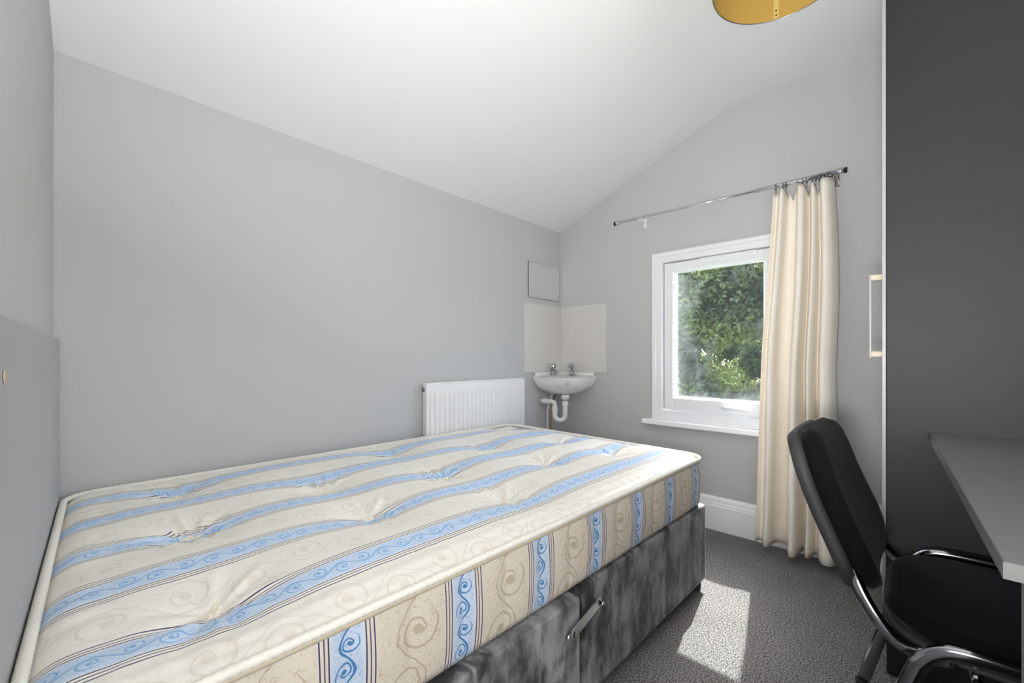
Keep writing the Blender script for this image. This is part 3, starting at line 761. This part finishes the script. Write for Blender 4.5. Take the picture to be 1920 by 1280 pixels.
# backrest frame: v runs up a reclined axis, the wings curve forward
tilt = math.atan2(.072, .29); ax = Vector((-math.sin(tilt), 0, math.cos(tilt))); nx_ = Vector((math.cos(tilt), 0, math.sin(tilt)))
bc = Vector((-.099, CHY - .014, .640))
def bplace(off):
    def f(u, v, w):
        cur_ = .034 * (u / .25) ** 2 - .016 * math.sin((v / .165 + .3) * 1.6)
        return bc + Vector((0, u, 0)) + ax * v + nx_ * (cur_ + off + w - .05)
    return f
obj('back_shell', cho(pad(bmesh.new(), .218, .176, .095, .028, bplace(-.012), edge=.3)), 'black_plastic', ch, True)
obj('back_cushion', cho(pad(bmesh.new(), .213, .180, .11, .048, bplace(.012), edge=.42)), 'black_fabric', ch, True)
def splace(z0):
    def f(u, v, w):   # u across (y), v along x
        return Vector((.190 + v, CHY + u, z0 + w - .010 * max(0, v - .1) / .12))
    return f
obj('seat_shell', cho(pad(bmesh.new(), .228, .222, .14, .014, splace(.404))), 'black_plastic', ch, True)
obj('seat_cushion', cho(pad(bmesh.new(), .224, .218, .14, .044, splace(.414), flat=.006)), 'black_fabric', ch, True)
for s in (-1, 1):
    y = CHY + s * .257
    ctrl = [(-.085, y + s * .006, .012), (-.04, y + s * .003, .19), (.014, y, .375), (.029, y, .412), (.053, y, .438), (.093, y, .448), (.2, y, .450), (.36, y, .446), (.40, y, .430), (.415, y, .39), (.425, y + s * .002, .2), (.435, y + s * .004, .012)]
    o = obj('leg_frame', cho(tube(bmesh.new(), smoothpath(ctrl, 6), .0095, 12, ry=.015, up=(0, 1, 0))), 'chair_tube', ch, True)
    for x in (-.085, .435): obj('foot_cap', cho(lathe(bmesh.new(), [(0, 0), (.014, 0), (.015, .004), (.015, .024), (0, .024)], 14, (x, y + s * .005, 0))), 'black_plastic', o, True)
    yb = CHY + s * .226
    ctrl = [(.068, yb + s * .004, .418), (.04, yb, .409), (.002, yb, .414), (-.030, yb, .440), (-.056, yb - s * .012, .476), (-.073, yb - s * .024, .51), (-.088, yb - s * .03, .55)]
    obj('back_upright', cho(tube(bmesh.new(), smoothpath(ctrl, 6), .0085, 12, ry=.013, up=(0, 1, 0))), 'chair_tube', ch, True)
obj('cross_bar', cho(tube(bmesh.new(), [(.10, CHY - .25, .396), (.10, CHY + .25, .396)], .009, 10)), 'chair_tube', ch, True)
obj('cross_bar', cho(tube(bmesh.new(), [(.33, CHY - .25, .396), (.33, CHY + .25, .396)], .009, 10)), 'chair_tube', ch, True)

# ------------------------------------------------------------------ drum pendant shade
SX, SY, SZ, SR = -.235, 1.347, 2.04, .18
lp = thing('pendant_lamp', 'yellow drum pendant lampshade hanging from the white ceiling', 'lamp', (SX, SY, ZC))
lo_ = lambda bm: (bm.transform(Matrix.Translation((-SX, -SY, -ZC))), bm)[1]
b = lathe(bmesh.new(), [(SR - .0016, SZ), (SR, SZ), (SR, SZ + .21), (SR - .0016, SZ + .21), (SR - .0016, SZ)], 72, (SX, SY, 0)); shd = obj('shade', lo_(b), 'shade_yellow', lp, True)
em = shd.modifiers.new('split', 'EDGE_SPLIT'); em.split_angle = math.radians(40)
b = tube(bmesh.new(), [(SX + (SR - .001) * math.cos(2 * PI * k / 72), SY + (SR - .001) * math.sin(2 * PI * k / 72), SZ) for k in range(72)], .0016, 6, True); obj('rim_wire', lo_(b), 'grey_metal', shd, True)
sa = math.atan2(1.520 - SY, -.288 - SX)           # seam on the far inside of the drum
b = bmesh.new(); A3 = []
for k in range(7):
    a = sa + (k - 3) * .0135; A3.append([b.verts.new((SX + (SR - .0025) * math.cos(a), SY + (SR - .0025) * math.sin(a), z)) for z in (SZ + .003, SZ + .208)])
for k in range(6): b.faces.new((A3[k][0], A3[k + 1][0], A3[k + 1][1], A3[k][1]))
st = obj('seam_strip', lo_(b), 'shade_strip', shd)
sm3 = st.modifiers.new('thick', 'SOLIDIFY'); sm3.thickness = .0006
for zz, ww, r_ in ((SZ + .013, .0022, .0022), (SZ + .027, .0026, .0022)):
    a = sa; b = lathe(bmesh.new(), [(0, .0012), (r_, .001), (r_ * 1.2, 0)], 10, (SX + (SR - .0032) * math.cos(a), SY + (SR - .0032) * math.sin(a), zz), rot_to((-math.cos(a), -math.sin(a), 0)))
    obj('rivet', lo_(b), 'dark_hole', st, True)
b = bmesh.new()
for k in range(3):
    a = k * 2 * PI / 3 + .4; tube(b, [(SX + .02 * math.cos(a), SY + .02 * math.sin(a), SZ + .17), (SX + (SR - .003) * math.cos(a), SY + (SR - .003) * math.sin(a), SZ + .205)], .0015, 6)
obj('spider', lo_(b), 'plastic_white', lp, True)
obj('lamp_holder', lo_(lathe(bmesh.new(), [(0, .14), (.018, .14), (.02, .15), (.02, .19), (.008, .21), (0, .21)], 18, (SX, SY, SZ))), 'plastic_white', lp, True)
obj('bulb', lo_(lathe(bmesh.new(), [(0, .03), (.018, .034), (.029, .052), (.031, .068), (.024, .095), (.014, .12), (.013, .145), (0, .145)], 20, (SX, SY, SZ))), 'bulb_white', lp, True)
obj('cord', lo_(tube(bmesh.new(), [(SX, SY, SZ + .205), (SX, SY, ZC - .02)], .0032, 8)), 'plastic_white', lp, True)
obj('ceiling_rose', lo_(lathe(bmesh.new(), [(0, -.03), (.01, -.03), (.03, -.022), (.038, -.004), (.038, -.0005), (0, -.0005)], 24, (SX, SY, ZC))), 'plastic_white', lp, True)

# ------------------------------------------------------------------ garden outside the window
b = nbox(-16, 14, YF + .13, 30, -.32, -.30); struct(obj('ground_garden', b, 'lawn'), 'lawn outside the window')
def bush(name, label, c, rx, ry, h, n, seed):
    r = random.Random(seed); t = thing(name, label, 'shrub', (c[0], c[1], -.30), 0, 'shrubs outside the window')
    bm = bmesh.new()
    clumps = []
    for k in range(130):
        a = r.uniform(0, 2 * PI); u = r.random() ** .5; z = r.uniform(.06, .98)
        w = math.sqrt(max(.05, 1 - (2 * z - 1.0) ** 2 * .75)); clumps.append((math.cos(a) * u * rx * w, math.sin(a) * u * ry * w, z * h, r.uniform(.16, .34)))
    for k in range(n):
        cx_, cy_, cz_, cr = r.choice(clumps)
        d = Vector((r.gauss(0, 1), r.gauss(0, 1), r.gauss(0, 1))).normalized() * cr * (r.random() ** .35)
        p = Vector((cx_, cy_, cz_)) + d
        if p.z < .02: continue
        L = r.uniform(.022, .040); wd = L * r.uniform(.5, .68)
        nrm = (d.normalized() * .8 + Vector((r.gauss(0, .6), r.gauss(0, .6), .5 + r.gauss(0, .5)))).normalized()
        ta = nrm.orthogonal().normalized(); ta = (Matrix.Rotation(r.uniform(0, 6.28), 3, nrm) @ ta); sd = nrm.cross(ta)
        v = [bm.verts.new(p - ta * L), bm.verts.new(p + sd * wd + nrm * .012), bm.verts.new(p + ta * L - nrm * .02), bm.verts.new(p - sd * wd + nrm * .012)]
        bm.faces.new((v[0], v[1], v[2])); bm.faces.new((v[0], v[2], v[3]))
    fo = obj('foliage', bm, 'leaf', t); fo['kind'] = 'stuff'
    bs = bmesh.new()
    for k in range(9):
        a = r.uniform(0, 6.28); q = clumps[k * 4]
        tube(bs, smoothpath([(.1 * math.cos(a), .1 * math.sin(a), 0), (q[0] * .3, q[1] * .3, q[2] * .45), q[:3]], 4), [.03 - .002 * j for j in range(9)], 6)
    obj('stems', bs, 'bark', t, True)
bush('leafy_shrub', 'big sunlit leafy green shrub filling the window view', (-1.70, 5.2), 1.05, .55, 2.75, 70000, 11)
bush('leafy_shrub', 'darker leafy shrub further back behind the sunlit one', (-2.45, 7.3), 1.6, .6, 3.4, 40000, 23)
bush('leafy_shrub', 'distant dark shrub at the far end of the garden', (-2.9, 9.6), 2.3, .6, 3.9, 30000, 31)
